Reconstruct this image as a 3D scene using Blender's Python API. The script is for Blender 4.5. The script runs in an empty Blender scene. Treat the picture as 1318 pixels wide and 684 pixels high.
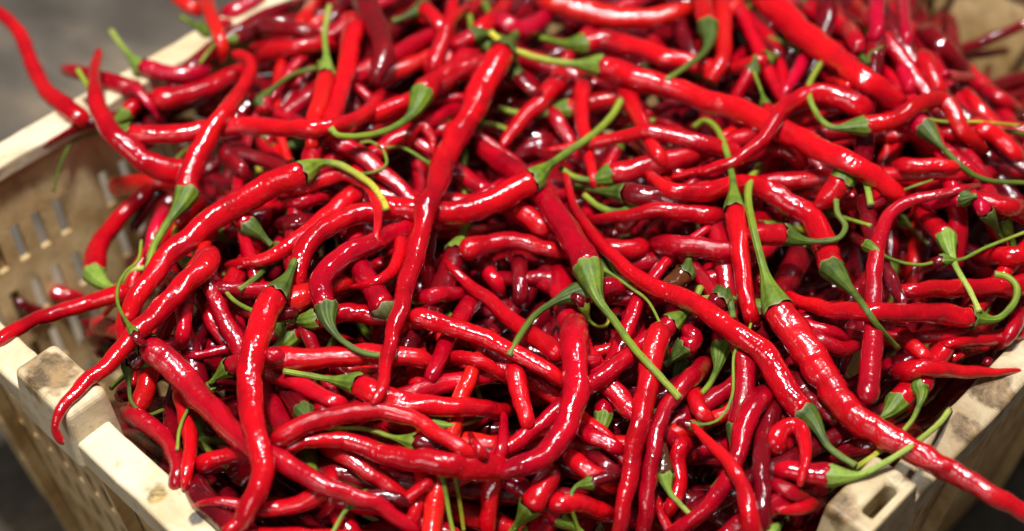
import bpy, bmesh, math, random
import numpy as np
from mathutils import Vector

rng = np.random.default_rng(11)
random.seed(11)
scene = bpy.context.scene
COL = scene.collection

# ------------------------------------------------------------------ camera
PXW, PXH, FPX = 1318.0, 684.0, 2000.0
PITCH = math.radians(47.0)
CAM = np.array([0.0, 0.0, 0.51])
cam_data = bpy.data.cameras.new('camera')
cam = bpy.data.objects.new('camera', cam_data)
COL.objects.link(cam)
cam.location = CAM
cam.rotation_euler = (math.pi / 2 - PITCH, 0, 0)
cam_data.sensor_width = 36.0
cam_data.lens = FPX / PXW * 36.0
cam_data.clip_start = 0.02
cam_data.clip_end = 60
cam_data.dof.use_dof = True
cam_data.dof.focus_distance = 0.645
cam_data.dof.aperture_fstop = 4.0
scene.camera = cam

# ------------------------------------------------------------------ world and lamps
world = bpy.data.worlds.new('World')
scene.world = world
world.use_nodes = True
bg = world.node_tree.nodes['Background']
bg.inputs[0].default_value = (0.86, 0.93, 1.0, 1)
bg.inputs[1].default_value = 0.062


def area_lamp(name, loc, target, sx, sy, power, colour):
    d = bpy.data.lights.new(name, 'AREA')
    d.shape = 'RECTANGLE'
    d.size, d.size_y, d.energy, d.color = sx, sy, power, colour
    o = bpy.data.objects.new(name, d)
    COL.objects.link(o)
    o.location = loc
    o.rotation_euler = (Vector(target) - Vector(loc)).to_track_quat('-Z', 'Y').to_euler()
    return o


area_lamp('ceiling_lamp', (-0.14, 0.40, 1.55), (0.0, 0.50, 0.0), 0.16, 0.16, 43, (1.0, 0.975, 0.95))
area_lamp('front_fill', (-1.1, -1.1, 1.2), (0.0, 0.50, 0.0), 0.8, 0.8, 11, (0.95, 0.97, 1.0))  # soft fill added at front left to brighten rim face and outer walls
area_lamp('side_lamp', (0.50, 0.95, 1.45), (0.0, 0.50, 0.0), 0.12, 0.12, 11, (0.94, 0.96, 1.0))

scene.view_settings.view_transform = 'Standard'
scene.view_settings.look = 'None'
scene.view_settings.exposure = 0.0
scene.view_settings.gamma = 1.0
scene.render.engine = 'CYCLES'
scene.cycles.max_bounces = 6
scene.cycles.diffuse_bounces = 2
scene.cycles.use_denoising = True

# ------------------------------------------------------------------ camera geometry: where a traced line lies in the crate
RT = np.array([1.0, 0, 0])
FW = np.array([0, math.cos(PITCH), -math.sin(PITCH)])
UP = np.array([0, math.sin(PITCH), math.cos(PITCH)])


def ray(u, v):
    u = np.asarray(u, float); v = np.asarray(v, float)
    return FW + ((u - PXW / 2) / FPX)[..., None] * RT - ((v - PXH / 2) / FPX)[..., None] * UP


def on_plane(u, v, z=0.0):
    d = ray(u, v)
    return CAM + d * ((z - CAM[2]) / d[..., 2])[..., None]


# crate corners found from its rim lines (front corner, left corner, right corner)
PF, PL, PR = on_plane(708, 1147), on_plane(-200, 294), on_plane(1672, 116)
AX = PR - PF
LX = float(np.linalg.norm(AX)); AX = AX / LX
AY = np.array([-AX[1], AX[0], 0.0])
LY = float(np.dot(PL - PF, AY))
CRATE_ANGLE = math.atan2(AX[1], AX[0])
FLOOR_Z = -0.215
RIM_W, BLOCK_W, BLOCK_H = 0.0160, 0.0205, 0.015
# raised stacking lugs on the rim: side, start and end along it
LUGS = {0: (0.1715, 0.2125), 1: (0.24, 0.284), 2: (0.235, 0.279), 3: (LY - 0.3045, LY - 0.2600)}

# ------------------------------------------------------------------ node helpers


def new_mat(name):
    m = bpy.data.materials.new(name)
    m.use_nodes = True
    nt = m.node_tree
    return m, nt, nt.nodes['Principled BSDF']


def noise(nt, scale, detail=4, rough=0.55, coord=None, dist=0.0):
    n = nt.nodes.new('ShaderNodeTexNoise')
    n.inputs['Scale'].default_value = scale
    n.inputs['Detail'].default_value = detail
    n.inputs['Roughness'].default_value = rough
    n.inputs['Distortion'].default_value = dist
    if coord is not None:
        nt.links.new(coord, n.inputs['Vector'])
    return n.outputs['Fac']


def ramp(nt, fac, stops):
    r = nt.nodes.new('ShaderNodeValToRGB')
    els = r.color_ramp.elements
    while len(els) < len(stops):
        els.new(0.5)
    for e, (p, c) in zip(els, stops):
        e.position = p
        e.color = (c[0], c[1], c[2], 1) if not isinstance(c, (int, float)) else (c, c, c, 1)
    nt.links.new(fac, r.inputs['Fac'])
    return r.outputs['Color']


def mix(nt, fac, a, b, blend='MIX'):
    n = nt.nodes.new('ShaderNodeMix')
    n.data_type = 'RGBA'
    n.blend_type = blend
    for sock, val in ((n.inputs[0], fac), (n.inputs[6], a), (n.inputs[7], b)):
        if hasattr(val, 'links'):
            nt.links.new(val, sock)
        elif isinstance(val, (int, float)):
            sock.default_value = val
        else:
            sock.default_value = (val[0], val[1], val[2], 1)
    return n.outputs[2]


def bump(nt, height, strength, distance, prev=None):
    b = nt.nodes.new('ShaderNodeBump')
    b.inputs['Strength'].default_value = strength
    b.inputs['Distance'].default_value = distance
    nt.links.new(height, b.inputs['Height'])
    if prev is not None:
        nt.links.new(prev, b.inputs['Normal'])
    return b.outputs['Normal']


def obj_coord(nt):
    return nt.nodes.new('ShaderNodeTexCoord').outputs['Object']


def attr(nt, name):
    a = nt.nodes.new('ShaderNodeAttribute')
    a.attribute_name = name
    return a.outputs['Fac']


def chili_material(name, base, deep, light):
    m, nt, p = new_mat(name)
    c = obj_coord(nt)
    n1 = noise(nt, 38, 4, 0.62, c, 0.5)
    col = ramp(nt, n1, [(0.30, deep), (0.50, base), (0.76, light)])
    big = ramp(nt, noise(nt, 13, 2, 0.5, c), [(0.34, (0.68, 0.6, 0.9)), (0.56, (1.0, 1.0, 1.0))])
    col = mix(nt, 1.0, col, big, 'MULTIPLY')
    rnd = nt.nodes.new('ShaderNodeObjectInfo').outputs['Random']
    col = mix(nt, ramp(nt, rnd, [(0.0, 0.0), (0.5, 0.0), (1.0, 0.42)]), col, deep)
    freck = ramp(nt, noise(nt, 420, 2, 0.6, c), [(0.64, 0), (0.76, 0.45)])
    col = mix(nt, freck, col, (deep[0] * 0.45, deep[1] * 0.6, deep[2] * 0.6))
    scar = ramp(nt, noise(nt, 85, 5, 0.7, c, 1.2), [(0.735, 0), (0.775, 0.75)])
    col = mix(nt, scar, col, (0.20, 0.045, 0.018))
    dust = ramp(nt, noise(nt, 900, 2, 0.5, c), [(0.70, 0), (0.80, 0.35)])
    col = mix(nt, dust, col, (0.50, 0.20, 0.12))
    nt.links.new(col, p.inputs['Base Color'])
    rough = mix(nt, 0.3, mix(nt, 0.55, noise(nt, 150, 5, 0.7, c), noise(nt, 24, 2, 0.5, c)), rnd)
    nt.links.new(ramp(nt, rough, [(0.30, 0.07), (0.66, 0.26)]), p.inputs['Roughness'])
    p.inputs['IOR'].default_value = 1.47
    nt.links.new(ramp(nt, noise(nt, 30, 3, 0.6, c), [(0.35, 0.35), (0.65, 0.95)]), p.inputs['Coat Weight'])
    p.inputs['Coat Roughness'].default_value = 0.05
    # creases that run round the pod
    cs = nt.nodes.new('ShaderNodeCombineXYZ')
    nt.links.new(attr(nt, 'arc'), cs.inputs[0])
    for k_, fn in ((1, 'COSINE'), (2, 'SINE')):
        t1 = nt.nodes.new('ShaderNodeMath'); t1.operation = fn
        t2 = nt.nodes.new('ShaderNodeMath'); t2.operation = 'MULTIPLY'; t2.inputs[1].default_value = 0.0019
        nt.links.new(attr(nt, 'angle'), t1.inputs[0]); nt.links.new(t1.outputs[0], t2.inputs[0])
        nt.links.new(t2.outputs[0], cs.inputs[k_])
    b0 = bump(nt, noise(nt, 560, 2, 0.5, cs.outputs[0], 0.5), 0.36, 0.0010)
    b1 = bump(nt, noise(nt, 260, 2, 0.5, c, 0.4), 0.26, 0.0012, b0)
    b2 = bump(nt, noise(nt, 1200, 1, 0.5, c), 0.06, 0.0003, b1)
    nt.links.new(b2, p.inputs['Normal'])
    nt.links.new(b1, p.inputs['Coat Normal'])
    return m


def stem_material(name, base, dark, tip):
    m, nt, p = new_mat(name)
    c = obj_coord(nt)
    n1 = noise(nt, 140, 4, 0.6, c)
    col = ramp(nt, n1, [(0.32, dark), (0.62, base)])
    along = ramp(nt, attr(nt, 'along'), [(0.25, 0), (0.95, 1)])
    col = mix(nt, along, col, tip)
    # fine lengthwise ribs
    w = nt.nodes.new('ShaderNodeMath'); w.operation = 'SINE'
    k = nt.nodes.new('ShaderNodeMath'); k.operation = 'MULTIPLY'
    k.inputs[1].default_value = 9.0
    nt.links.new(attr(nt, 'angle'), k.inputs[0])
    nt.links.new(k.outputs[0], w.inputs[0])
    spots = ramp(nt, noise(nt, 650, 3, 0.6, c), [(0.56, 0), (0.72, 0.7)])
    col = mix(nt, spots, col, (0.10, 0.085, 0.03))
    lip = ramp(nt, attr(nt, 'along'), [(0.0, 1.0), (0.016, 0.0), (0.975, 0.0), (0.995, 0.8)])
    col = mix(nt, lip, col, (0.22, 0.19, 0.075))
    nt.links.new(col, p.inputs['Base Color'])
    p.inputs['Roughness'].default_value = 0.52
    p.inputs['Specular IOR Level'].default_value = 0.35
    b1 = bump(nt, w.outputs[0], 0.35, 0.0004)
    b2 = bump(nt, noise(nt, 900, 3, 0.6, c), 0.35, 0.0004, b1)
    nt.links.new(b2, p.inputs['Normal'])
    return m


FRUIT = {
    'r': chili_material('chili_red', (0.52, 0.0022, 0.0072), (0.30, 0.0012, 0.006), (0.62, 0.006, 0.007)),
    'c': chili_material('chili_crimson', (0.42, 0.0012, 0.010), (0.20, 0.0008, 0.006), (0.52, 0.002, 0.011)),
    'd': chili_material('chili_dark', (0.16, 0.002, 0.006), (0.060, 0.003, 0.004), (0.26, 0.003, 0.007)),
    'o': chili_material('chili_scarlet', (0.58, 0.006, 0.006), (0.38, 0.003, 0.005), (0.64, 0.018, 0.008)),
    'p': chili_material('chili_rose', (0.48, 0.002, 0.023), (0.30, 0.001, 0.014), (0.58, 0.006, 0.030)),
    'b': chili_material('chili_brown', (0.10, 0.028, 0.008), (0.045, 0.018, 0.006), (0.20, 0.014, 0.006)),
}
STEM = {
    'g': stem_material('stem_green', (0.130, 0.200, 0.012), (0.045, 0.085, 0.008), (0.23, 0.29, 0.024)),
    'k': stem_material('stem_dark_green', (0.068, 0.108, 0.011), (0.024, 0.046, 0.007), (0.12, 0.17, 0.018)),
    'y': stem_material('stem_yellow_green', (0.18, 0.25, 0.016), (0.08, 0.125, 0.012), (0.52, 0.46, 0.030)),
    'l': stem_material('stem_pale_green', (0.22, 0.32, 0.040), (0.11, 0.18, 0.022), (0.36, 0.42, 0.075)),
    'w': stem_material('stem_withered', (0.13, 0.14, 0.040), (0.055, 0.056, 0.022), (0.28, 0.25, 0.11)),
}
m, nt, p = new_mat('chili_inside')
nt.links.new(ramp(nt, noise(nt, 700, 3, 0.6, obj_coord(nt)), [(0.35, (0.60, 0.03, 0.008)), (0.62, (0.80, 0.36, 0.06))]), p.inputs['Base Color'])
p.inputs['Roughness'].default_value = 0.5
INSIDE = m


def crate_material(name, pale, grime, amount, spots=()):
    m, nt, p = new_mat(name)
    c = obj_coord(nt)
    n1 = noise(nt, 22, 6, 0.65, c, 0.6)
    n2 = noise(nt, 90, 5, 0.7, c, 0.3)
    f = ramp(nt, n1, [(0.62 - amount * 0.42, 0), (0.80 - amount * 0.30, 1)])
    f2 = ramp(nt, n2, [(0.62 - amount * 0.18, 0), (0.80, 0.75)])
    col = mix(nt, f, pale, grime)
    col = mix(nt, f2, col, (grime[0] * 0.45, grime[1] * 0.42, grime[2] * 0.38))
    tint = ramp(nt, noise(nt, 9, 3, 0.5, c), [(0.35, (1, 1, 1)), (0.7, (0.90, 0.84, 0.70))])
    col = mix(nt, 1.0, col, tint, 'MULTIPLY')
    for (sx, sy, sz, rad, colr) in spots:
        d = nt.nodes.new('ShaderNodeVectorMath'); d.operation = 'DISTANCE'
        wv = nt.nodes.new('ShaderNodeVectorMath'); wv.operation = 'ADD'
        nz = nt.nodes.new('ShaderNodeTexNoise'); nz.inputs['Scale'].default_value = 130; nz.inputs['Detail'].default_value = 5
        nt.links.new(c, nz.inputs['Vector'])
        sc = nt.nodes.new('ShaderNodeVectorMath'); sc.operation = 'SCALE'; sc.inputs['Scale'].default_value = rad * 1.5
        nt.links.new(nz.outputs['Color'], sc.inputs[0])
        nt.links.new(c, wv.inputs[0]); nt.links.new(sc.outputs[0], wv.inputs[1])
        nt.links.new(wv.outputs[0], d.inputs[0])
        d.inputs[1].default_value = (sx + rad * 0.75, sy + rad * 0.75, sz + rad * 0.75)
        mr = nt.nodes.new('ShaderNodeMapRange')
        mr.inputs['From Min'].default_value = rad * 1.05
        mr.inputs['From Max'].default_value = rad * 0.7
        nt.links.new(d.outputs['Value'], mr.inputs['Value'])
        sc_col = mix(nt, ramp(nt, n2, [(0.38, 0), (0.6, 1)]), colr, (colr[0] * 0.28, colr[1] * 0.26, colr[2] * 0.22))
        col = mix(nt, mr.outputs[0], col, sc_col)
    nt.links.new(col, p.inputs['Base Color'])
    nt.links.new(ramp(nt, n2, [(0.3, 0.35), (0.75, 0.75)]), p.inputs['Roughness'])
    p.inputs['Subsurface Weight'].default_value = 0.0
    b1 = bump(nt, n2, 0.25, 0.0015)
    b2 = bump(nt, noise(nt, 700, 4, 0.7, c), 0.3, 0.0005, b1)
    nt.links.new(b2, p.inputs['Normal'])
    return m


def local_px(u, v, z):
    q = on_plane(u, v, z) - PF
    return float(np.dot(q, AX)), float(np.dot(q, AY)), z


BROWN = (0.30, 0.19, 0.085)
sp_left = [(*local_px(62, 482, BLOCK_H), 0.0125, BROWN), (*local_px(20, 452, BLOCK_H), 0.011, BROWN)]
sp_rim = [(*local_px(202, 634, 0), 0.0055, (0.55, 0.38, 0.12)), (*local_px(252, 668, 0), 0.003, (0.10, 0.085, 0.06))]
sp_right = [(*local_px(1280, 500, 0), 0.011, BROWN), (*local_px(1240, 550, 0), 0.008, BROWN), (*local_px(1075, 650, BLOCK_H), 0.010, BROWN), (*local_px(1190, 600, BLOCK_H), 0.012, BROWN)]
M_RIM = crate_material('crate_cream', (0.68, 0.57, 0.39), (0.42, 0.29, 0.14), 0.33, sp_left + sp_rim)
M_RIMD = crate_material('crate_cream_dirty', (0.56, 0.47, 0.31), (0.30, 0.21, 0.105), 0.58, sp_right)
M_WALL = crate_material('crate_grimy', (0.78, 0.58, 0.31), (0.46, 0.285, 0.115), 0.60)

m, nt, p = new_mat('floor_concrete')
c = obj_coord(nt)
n1 = noise(nt, 9, 6, 0.62, c, 0.4)
col = ramp(nt, n1, [(0.32, (0.045, 0.036, 0.026)), (0.50, (0.110, 0.089, 0.067)), (0.66, (0.24, 0.185, 0.122))])
col = mix(nt, ramp(nt, noise(nt, 60, 5, 0.7, c), [(0.5, 0), (0.72, 0.6)]), col, (0.07, 0.06, 0.05))
nt.links.new(col, p.inputs['Base Color'])
p.inputs['Roughness'].default_value = 0.8
nt.links.new(bump(nt, noise(nt, 80, 6, 0.7, c), 0.4, 0.004), p.inputs['Normal'])
M_FLOOR = m

# ------------------------------------------------------------------ mesh helpers


def link_mesh(name, verts, faces, mat, parent=None, smooth=True, attrs=None):
    me = bpy.data.meshes.new(name)
    me.from_pydata([tuple(v) for v in verts], [], faces)
    if smooth:
        me.polygons.foreach_set('use_smooth', [True] * len(me.polygons))
    for k, vals in (attrs or {}).items():
        a = me.attributes.new(k, 'FLOAT', 'POINT')
        a.data.foreach_set('value', np.asarray(vals, dtype=np.float32))
    me.materials.append(mat)
    o = bpy.data.objects.new(name, me)
    COL.objects.link(o)
    o.parent = parent
    return o


def empty(name, loc, rz=0.0):
    o = bpy.data.objects.new(name, None)
    o.empty_display_size = 0.01
    COL.objects.link(o)
    o.location = loc
    o.rotation_euler = (0, 0, rz)
    return o


def tag(o, label, cat, group=None):
    o['label'] = label
    o['category'] = cat
    if group:
        o['group'] = group


def prism(poly, z0, z1):
    """closed prism over a polygon (counter-clockwise)"""
    n = len(poly)
    vs = [(x, y, z0) for x, y in poly] + [(x, y, z1) for x, y in poly]
    fs = [tuple(range(n - 1, -1, -1)), tuple(range(n, 2 * n))]
    fs += [(i, (i + 1) % n, n + (i + 1) % n, n + i) for i in range(n)]
    return vs, fs


def bevel(o, w, seg=3):
    b = o.modifiers.new('bevel', 'BEVEL')
    b.width = w; b.segments = seg; b.limit_method = 'ANGLE'; b.angle_limit = math.radians(35)
    b.harden_normals = False


# ------------------------------------------------------------------ the setting
g = 6.0
fl = link_mesh('floor', [(-g, -g, FLOOR_Z), (g, -g, FLOOR_Z), (g, g * 2, FLOOR_Z), (-g, g * 2, FLOOR_Z)], [(0, 1, 2, 3)], M_FLOOR, smooth=False)
fl['kind'] = 'structure'

# ------------------------------------------------------------------ the crate


def build_crate(name, origin, angle, lx, ly, label, group, rim_mats):
    root = empty(name, origin, angle)
    tag(root, label, 'crate', group)
    H = -FLOOR_Z - 0.004
    sides = [((0, 0), (1, 0), lx), ((lx, 0), (0, 1), ly), ((lx, ly), (-1, 0), lx), ((0, ly), (0, -1), ly)]

    def place(side, s, n):
        (ox, oy), (dx, dy), _ = side
        return ox + dx * s - dy * n, oy + dy * s + dx * n
    for k, side in enumerate(sides):
        L = side[2]
        rm = rim_mats[k]
        # rim with a down-turned outer lip, straight between the raised corner pieces; sloped ends meet them
        prof = [(0.0, -0.016), (0.0, -0.001), (RIM_W, 0.0), (RIM_W, -0.010), (0.0045, -0.010), (0.0035, -0.016)]
        vs = []
        for end in (0, 1):
            for n, z in prof:
                x, y = place(side, L - n if end else n, n)
                vs.append((x, y, z))
        q = len(prof)
        fs = [(i, (i + 1) % q, q + (i + 1) % q, q + i) for i in range(q)]
        # subdivide along the length for a slightly worn, uneven edge
        bm = bmesh.new()
        bv = [bm.verts.new(v) for v in vs]
        for f in fs:
            bm.faces.new([bv[i] for i in f])
        bm.normal_update()
        bmesh.ops.recalc_face_normals(bm, faces=bm.faces)
        eds = [e for e in bm.edges if (e.verts[0].co - e.verts[1].co).length > 0.1]
        bmesh.ops.subdivide_edges(bm, edges=eds, cuts=70)
        rr = random.Random(k + 3)
        for v in bm.verts:
            if v.co.z > -0.002:
                v.co.z += rr.uniform(-0.0005, 0.0003)
                v.co.x += rr.uniform(-0.0004, 0.0004); v.co.y += rr.uniform(-0.0004, 0.0004)
        me = bpy.data.meshes.new('rim'); bm.to_mesh(me); bm.free()
        me.materials.append(rm)
        o = bpy.data.objects.new('rim', me); COL.objects.link(o); o.parent = root
        bevel(o, 0.0028, 3)
        # slotted wall, leaning inwards towards the bottom
        pitch, sw = 0.0125, 0.0052
        s0, s1 = 0.012, L - 0.012
        xs = [s0]
        c0 = s0 + (0.022 if k != 1 else 0.24)
        while c0 + sw < s1 - 0.02:
            xs += [c0, c0 + sw]
            c0 += pitch + (0.016 if len(xs) % 20 == 1 else 0)
        xs.append(s1)
        zs = [-0.010, -0.040, -0.062, -0.076, -0.098, -0.112, -0.134, -0.148, -0.170, -H]
        vs, fs = [], []
        for z in zs:
            n = 0.0095 + 0.020 * (-z) / H
            for s in xs:
                sh = min(max(s, 0.0095 + 0.02 * (-z) / H), L - 0.0095 - 0.02 * (-z) / H)
                x, y = place(side, sh, n)
                vs.append((x, y, z))
        W = len(xs)
        for i in range(len(zs) - 1):
            for j in range(W - 1):
                if i % 2 == 1 and j % 2 == 1:
                    continue
                fs.append((i * W + j, i * W + j + 1, (i + 1) * W + j + 1, (i + 1) * W + j))
        wo = link_mesh('wall', vs, fs, M_WALL, root, smooth=False)
        sd = wo.modifiers.new('thick', 'SOLIDIFY'); sd.thickness = 0.003; sd.offset = 0
        # upright ribs on the outside
        s = 0.075
        while s < L - 0.05:
            p0 = [place(side, s - 0.0016, 0.002), place(side, s + 0.0016, 0.002), place(side, s + 0.0016, 0.0078), place(side, s - 0.0016, 0.0078)]
            p1 = [place(side, s - 0.0016, 0.0205), place(side, s + 0.0016, 0.0205), place(side, s + 0.0016, 0.0268), place(side, s - 0.0016, 0.0268)]
            link_mesh('rib', [(x, y, -0.0105) for x, y in p0] + [(x, y, -H + 0.002) for x, y in p1],
                      [(0, 1, 2, 3), (7, 6, 5, 4), (0, 4, 5, 1), (1, 5, 6, 2), (2, 6, 7, 3), (3, 7, 4, 0)], M_WALL, root, smooth=False)
            s += 0.105
    # raised stacking lugs with a slot through the top
    for k, side in enumerate(sides):
        sa, sb = LUGS[k]
        bm = bmesh.new()
        zt, zb = BLOCK_H, -0.017
        n0, n1 = -0.0022, BLOCK_W
        e = 0.004
        hole = [(sa + 0.0115, 0.0035), (sb - 0.0115, 0.0035), (sb - 0.0115, 0.0088), (sa + 0.0115, 0.0088)]
        top = [(sa + e, n0 + 0.0018), (sb - e, n0 + 0.0018), (sb - e, n1 - 0.0005), (sa + e, n1 - 0.0005)]
        bot = [(sa - 0.001, n0), (sb + 0.001, n0), (sb + 0.001, n1), (sa - 0.001, n1)]

        def V(pt, z):
            x, y = place(side, pt[0], pt[1])
            return bm.verts.new((x, y, z))
        ot = [V(q, zt) for q in top]; ob = [V(q, zb) for q in bot]
        if k == 0:
            it = [V(q, zt) for q in hole]; ib = [V(q, -0.003) for q in hole]
            bm.faces.new(ib)
            for i in range(4):
                j = (i + 1) % 4
                bm.faces.new((ot[i], ot[j], it[j], it[i]))
                bm.faces.new((it[i], it[j], ib[j], ib[i]))
        else:
            bm.faces.new(ot)
        for i in range(4):
            j = (i + 1) % 4
            bm.faces.new((ot[j], ot[i], ob[i], ob[j]))
        bm.faces.new(ob[::-1])
        bmesh.ops.recalc_face_normals(bm, faces=bm.faces)
        me = bpy.data.meshes.new('stacking_lug'); bm.to_mesh(me); bm.free()
        me.materials.append(rim_mats[k])
        o = bpy.data.objects.new('stacking_lug', me); COL.objects.link(o); o.parent = root
        bevel(o, 0.0032, 4)
    t = 0.0095 + 0.02
    vs, fs = prism([(t, t), (lx - t, t), (lx - t, ly - t), (t, ly - t)], -H + 0.0005, -H + 0.005)
    link_mesh('base', vs, fs, M_WALL, root, smooth=False)
    return root


build_crate('plastic_crate', tuple(PF), CRATE_ANGLE, LX, LY,
            'dirty cream plastic crate with slotted walls heaped full of red chilies', None,
            [M_RIMD, M_RIM, M_RIM, M_RIM])

# ------------------------------------------------------------------ how far each line of sight goes before it meets crate or heap


PIT = local_px(1420, 110, -0.08)


def heap_height(lx, ly):
    a = lx / LX * 2 - 1; b = ly / LY * 2 - 1
    dome = np.clip(1 - a * a, 0, 1) ** 0.8 * np.clip(1 - b * b, 0, 1) ** 0.8
    back = 0.5 * (a + b)
    h = -0.052 + 0.036 * dome + 0.026 * np.maximum(back, 0)
    h = h + 0.034 * np.clip(b, 0, 1) ** 2 * np.clip((a + 0.62) / 0.4, 0, 1)
    dl = np.hypot(lx - 0.03, ly - (LY - 0.05))
    h = h - 0.085 * np.exp(-(dl / 0.095) ** 2)
    dr = np.hypot(lx - PIT[0], ly - PIT[1])
    h = h - 0.060 * np.exp(-(dr / 0.09) ** 2)
    return h


def solid_top(x, y):
    qx, qy = x - PF[0], y - PF[1]
    lx = qx * AX[0] + qy * AX[1]; ly = qx * AY[0] + qy * AY[1]
    n = np.minimum(np.minimum(lx, LX - lx), np.minimum(ly, LY - ly))
    s = ((lx > LUGS[0][0]) & (lx < LUGS[0][1]) & (ly < BLOCK_W)) | ((LY - ly > LUGS[3][0]) & (LY - ly < LUGS[3][1]) & (lx < BLOCK_W))
    h = heap_height(np.clip(lx, 0, LX), np.clip(ly, 0, LY))
    h = np.where(s, BLOCK_H, np.where(n < RIM_W + 0.001, 0.0, h))
    return np.where(n < -0.003, -0.012, h)


GS = 3.0
U0, V0, U1, V1 = -330, -300, 1680, 1230
cu = np.arange(U0, U1, GS); cv = np.arange(V0, V1, GS)
NU, NV = len(cu), len(cv)
gu, gv = np.meshgrid(cu[::2], cv[::2])
dirs = ray(gu, gv)
Tc = np.full(gu.shape, 1.4)
open_ = np.ones(gu.shape, bool)
for t in np.arange(0.38, 1.4, 0.003):
    P = CAM + dirs * t
    hit = open_ & (P[..., 2] <= solid_top(P[..., 0], P[..., 1]))
    Tc[hit] = t
    open_ &= ~hit
T = np.repeat(np.repeat(Tc, 2, 0), 2, 1)[:NV, :NU].copy()
TBASE = T.copy()


def t_at(field, u, v):
    i = int(np.clip((v - V0) / GS, 0, NV - 1)); j = int(np.clip((u - U0) / GS, 0, NU - 1))
    return field[i, j]


# ------------------------------------------------------------------ laying one chili on what is already there


def spline(pts, step=4.0):
    P = np.asarray(pts, float)
    if len(P) == 2:
        P = np.array([P[0], (P[0] * 2 + P[1]) / 3, (P[0] + P[1] * 2) / 3, P[1]])
    Q = np.vstack([2 * P[0] - P[1], P, 2 * P[-1] - P[-2]])
    out = []
    for i in range(1, len(Q) - 2):
        p0, p1, p2, p3 = Q[i - 1], Q[i], Q[i + 1], Q[i + 2]
        tt = np.linspace(0, 1, 24, endpoint=False)[:, None]
        out.append(0.5 * (2 * p1 + (p2 - p0) * tt + (2 * p0 - 5 * p1 + 4 * p2 - p3) * tt ** 2 + (3 * p1 - p0 - 3 * p2 + p3) * tt ** 3))
    C = np.vstack(out + [P[-1:]])
    d = np.r_[0, np.cumsum(np.linalg.norm(np.diff(C, axis=0), axis=1))]
    n = max(6, int(d[-1] / step) + 1)
    s = np.linspace(0, d[-1], n)
    return np.c_[np.interp(s, d, C[:, 0]), np.interp(s, d, C[:, 1])]


def smooth1(a, sig):
    k = int(sig * 3) + 1
    w = np.exp(-0.5 * (np.arange(-k, k + 1) / sig) ** 2); w /= w.sum()
    ext = np.r_[2 * a[0] - a[k:0:-1] if len(a) > k else np.full(k, a[0]), a, 2 * a[-1] - a[-2:-k - 2:-1] if len(a) > k else np.full(k, a[-1])]
    return np.convolve(ext, w, 'valid')[:len(a)]


def stamp(u, v, rpx):
    k = int(rpx / GS) + 1
    j = int(round((u - U0) / GS)); i = int(round((v - V0) / GS))
    i0, i1, j0, j1 = max(i - k, 0), min(i + k + 1, NV), max(j - k, 0), min(j + k + 1, NU)
    if i0 >= i1 or j0 >= j1:
        return None
    yy = (np.arange(i0, i1) * GS + V0 - v)[:, None]; xx = (np.arange(j0, j1) * GS + U0 - u)[None, :]
    d2 = (xx * xx + yy * yy) / (rpx * rpx)
    return slice(i0, i1), slice(j0, j1), d2


def lay(C, R, sag=0.03, squash=0.70, sig=6.0, iters=8):
    """C: traced centreline, R: radius along it (both as seen); returns its distance from the eye at each point"""
    n = len(C)
    req = np.empty(n)
    for i in range(n):
        rp = max(R[i], 2.2)
        st = stamp(C[i, 0], C[i, 1], rp)
        if st is None:
            req[i] = 0.7
            continue
        a, b, d2 = st
        sub = T[a, b]
        inside = d2 < 1.0
        if not inside.any():
            req[i] = sub.min() - rp * sub.min() / FPX
            continue
        rm = rp * sub / FPX * squash
        req[i] = (sub - rm * np.sqrt(np.clip(1 - d2, 0, 1)))[inside].min()
    ref = CAM[2] / -ray(C[:, 0], C[:, 1])[:, 2]      # level of the rim, so that sag is measured off a level sheet
    req = req - ref
    t = np.minimum(req, req.min() + sag)
    sig = min(sig, n / 5.0)
    for _ in range(iters):
        t = np.minimum(smooth1(t, sig), req)
    t = smooth1(t, 3.0) if n > 14 else t
    return t + ref


ID = np.full(T.shape, -1, dtype=np.int32)


def deposit(C, R, t, ident=-1):
    for i in range(len(C)):
        rp = max(R[i], 2.2)
        st = stamp(C[i, 0], C[i, 1], rp)
        if st is None:
            continue
        a, b, d2 = st
        top = t[i] - rp * t[i] / FPX * np.sqrt(np.clip(1 - d2, 0, 1))
        near = (d2 < 1.0) & (top < T[a, b])
        T[a, b] = np.where(near, top, T[a, b])
        ID[a, b] = np.where(near, ident, ID[a, b])


def frames(P):
    tan = np.gradient(P, axis=0)
    tan /= np.linalg.norm(tan, axis=1)[:, None] + 1e-12
    n0 = np.cross(tan[0], [0.3, 0.2, 0.93]); n0 /= np.linalg.norm(n0)
    N = [n0]
    for i in range(1, len(P)):
        v = N[-1] - tan[i] * np.dot(N[-1], tan[i])
        N.append(v / (np.linalg.norm(v) + 1e-12))
    N = np.array(N)
    return tan, N, np.cross(tan, N)


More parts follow.
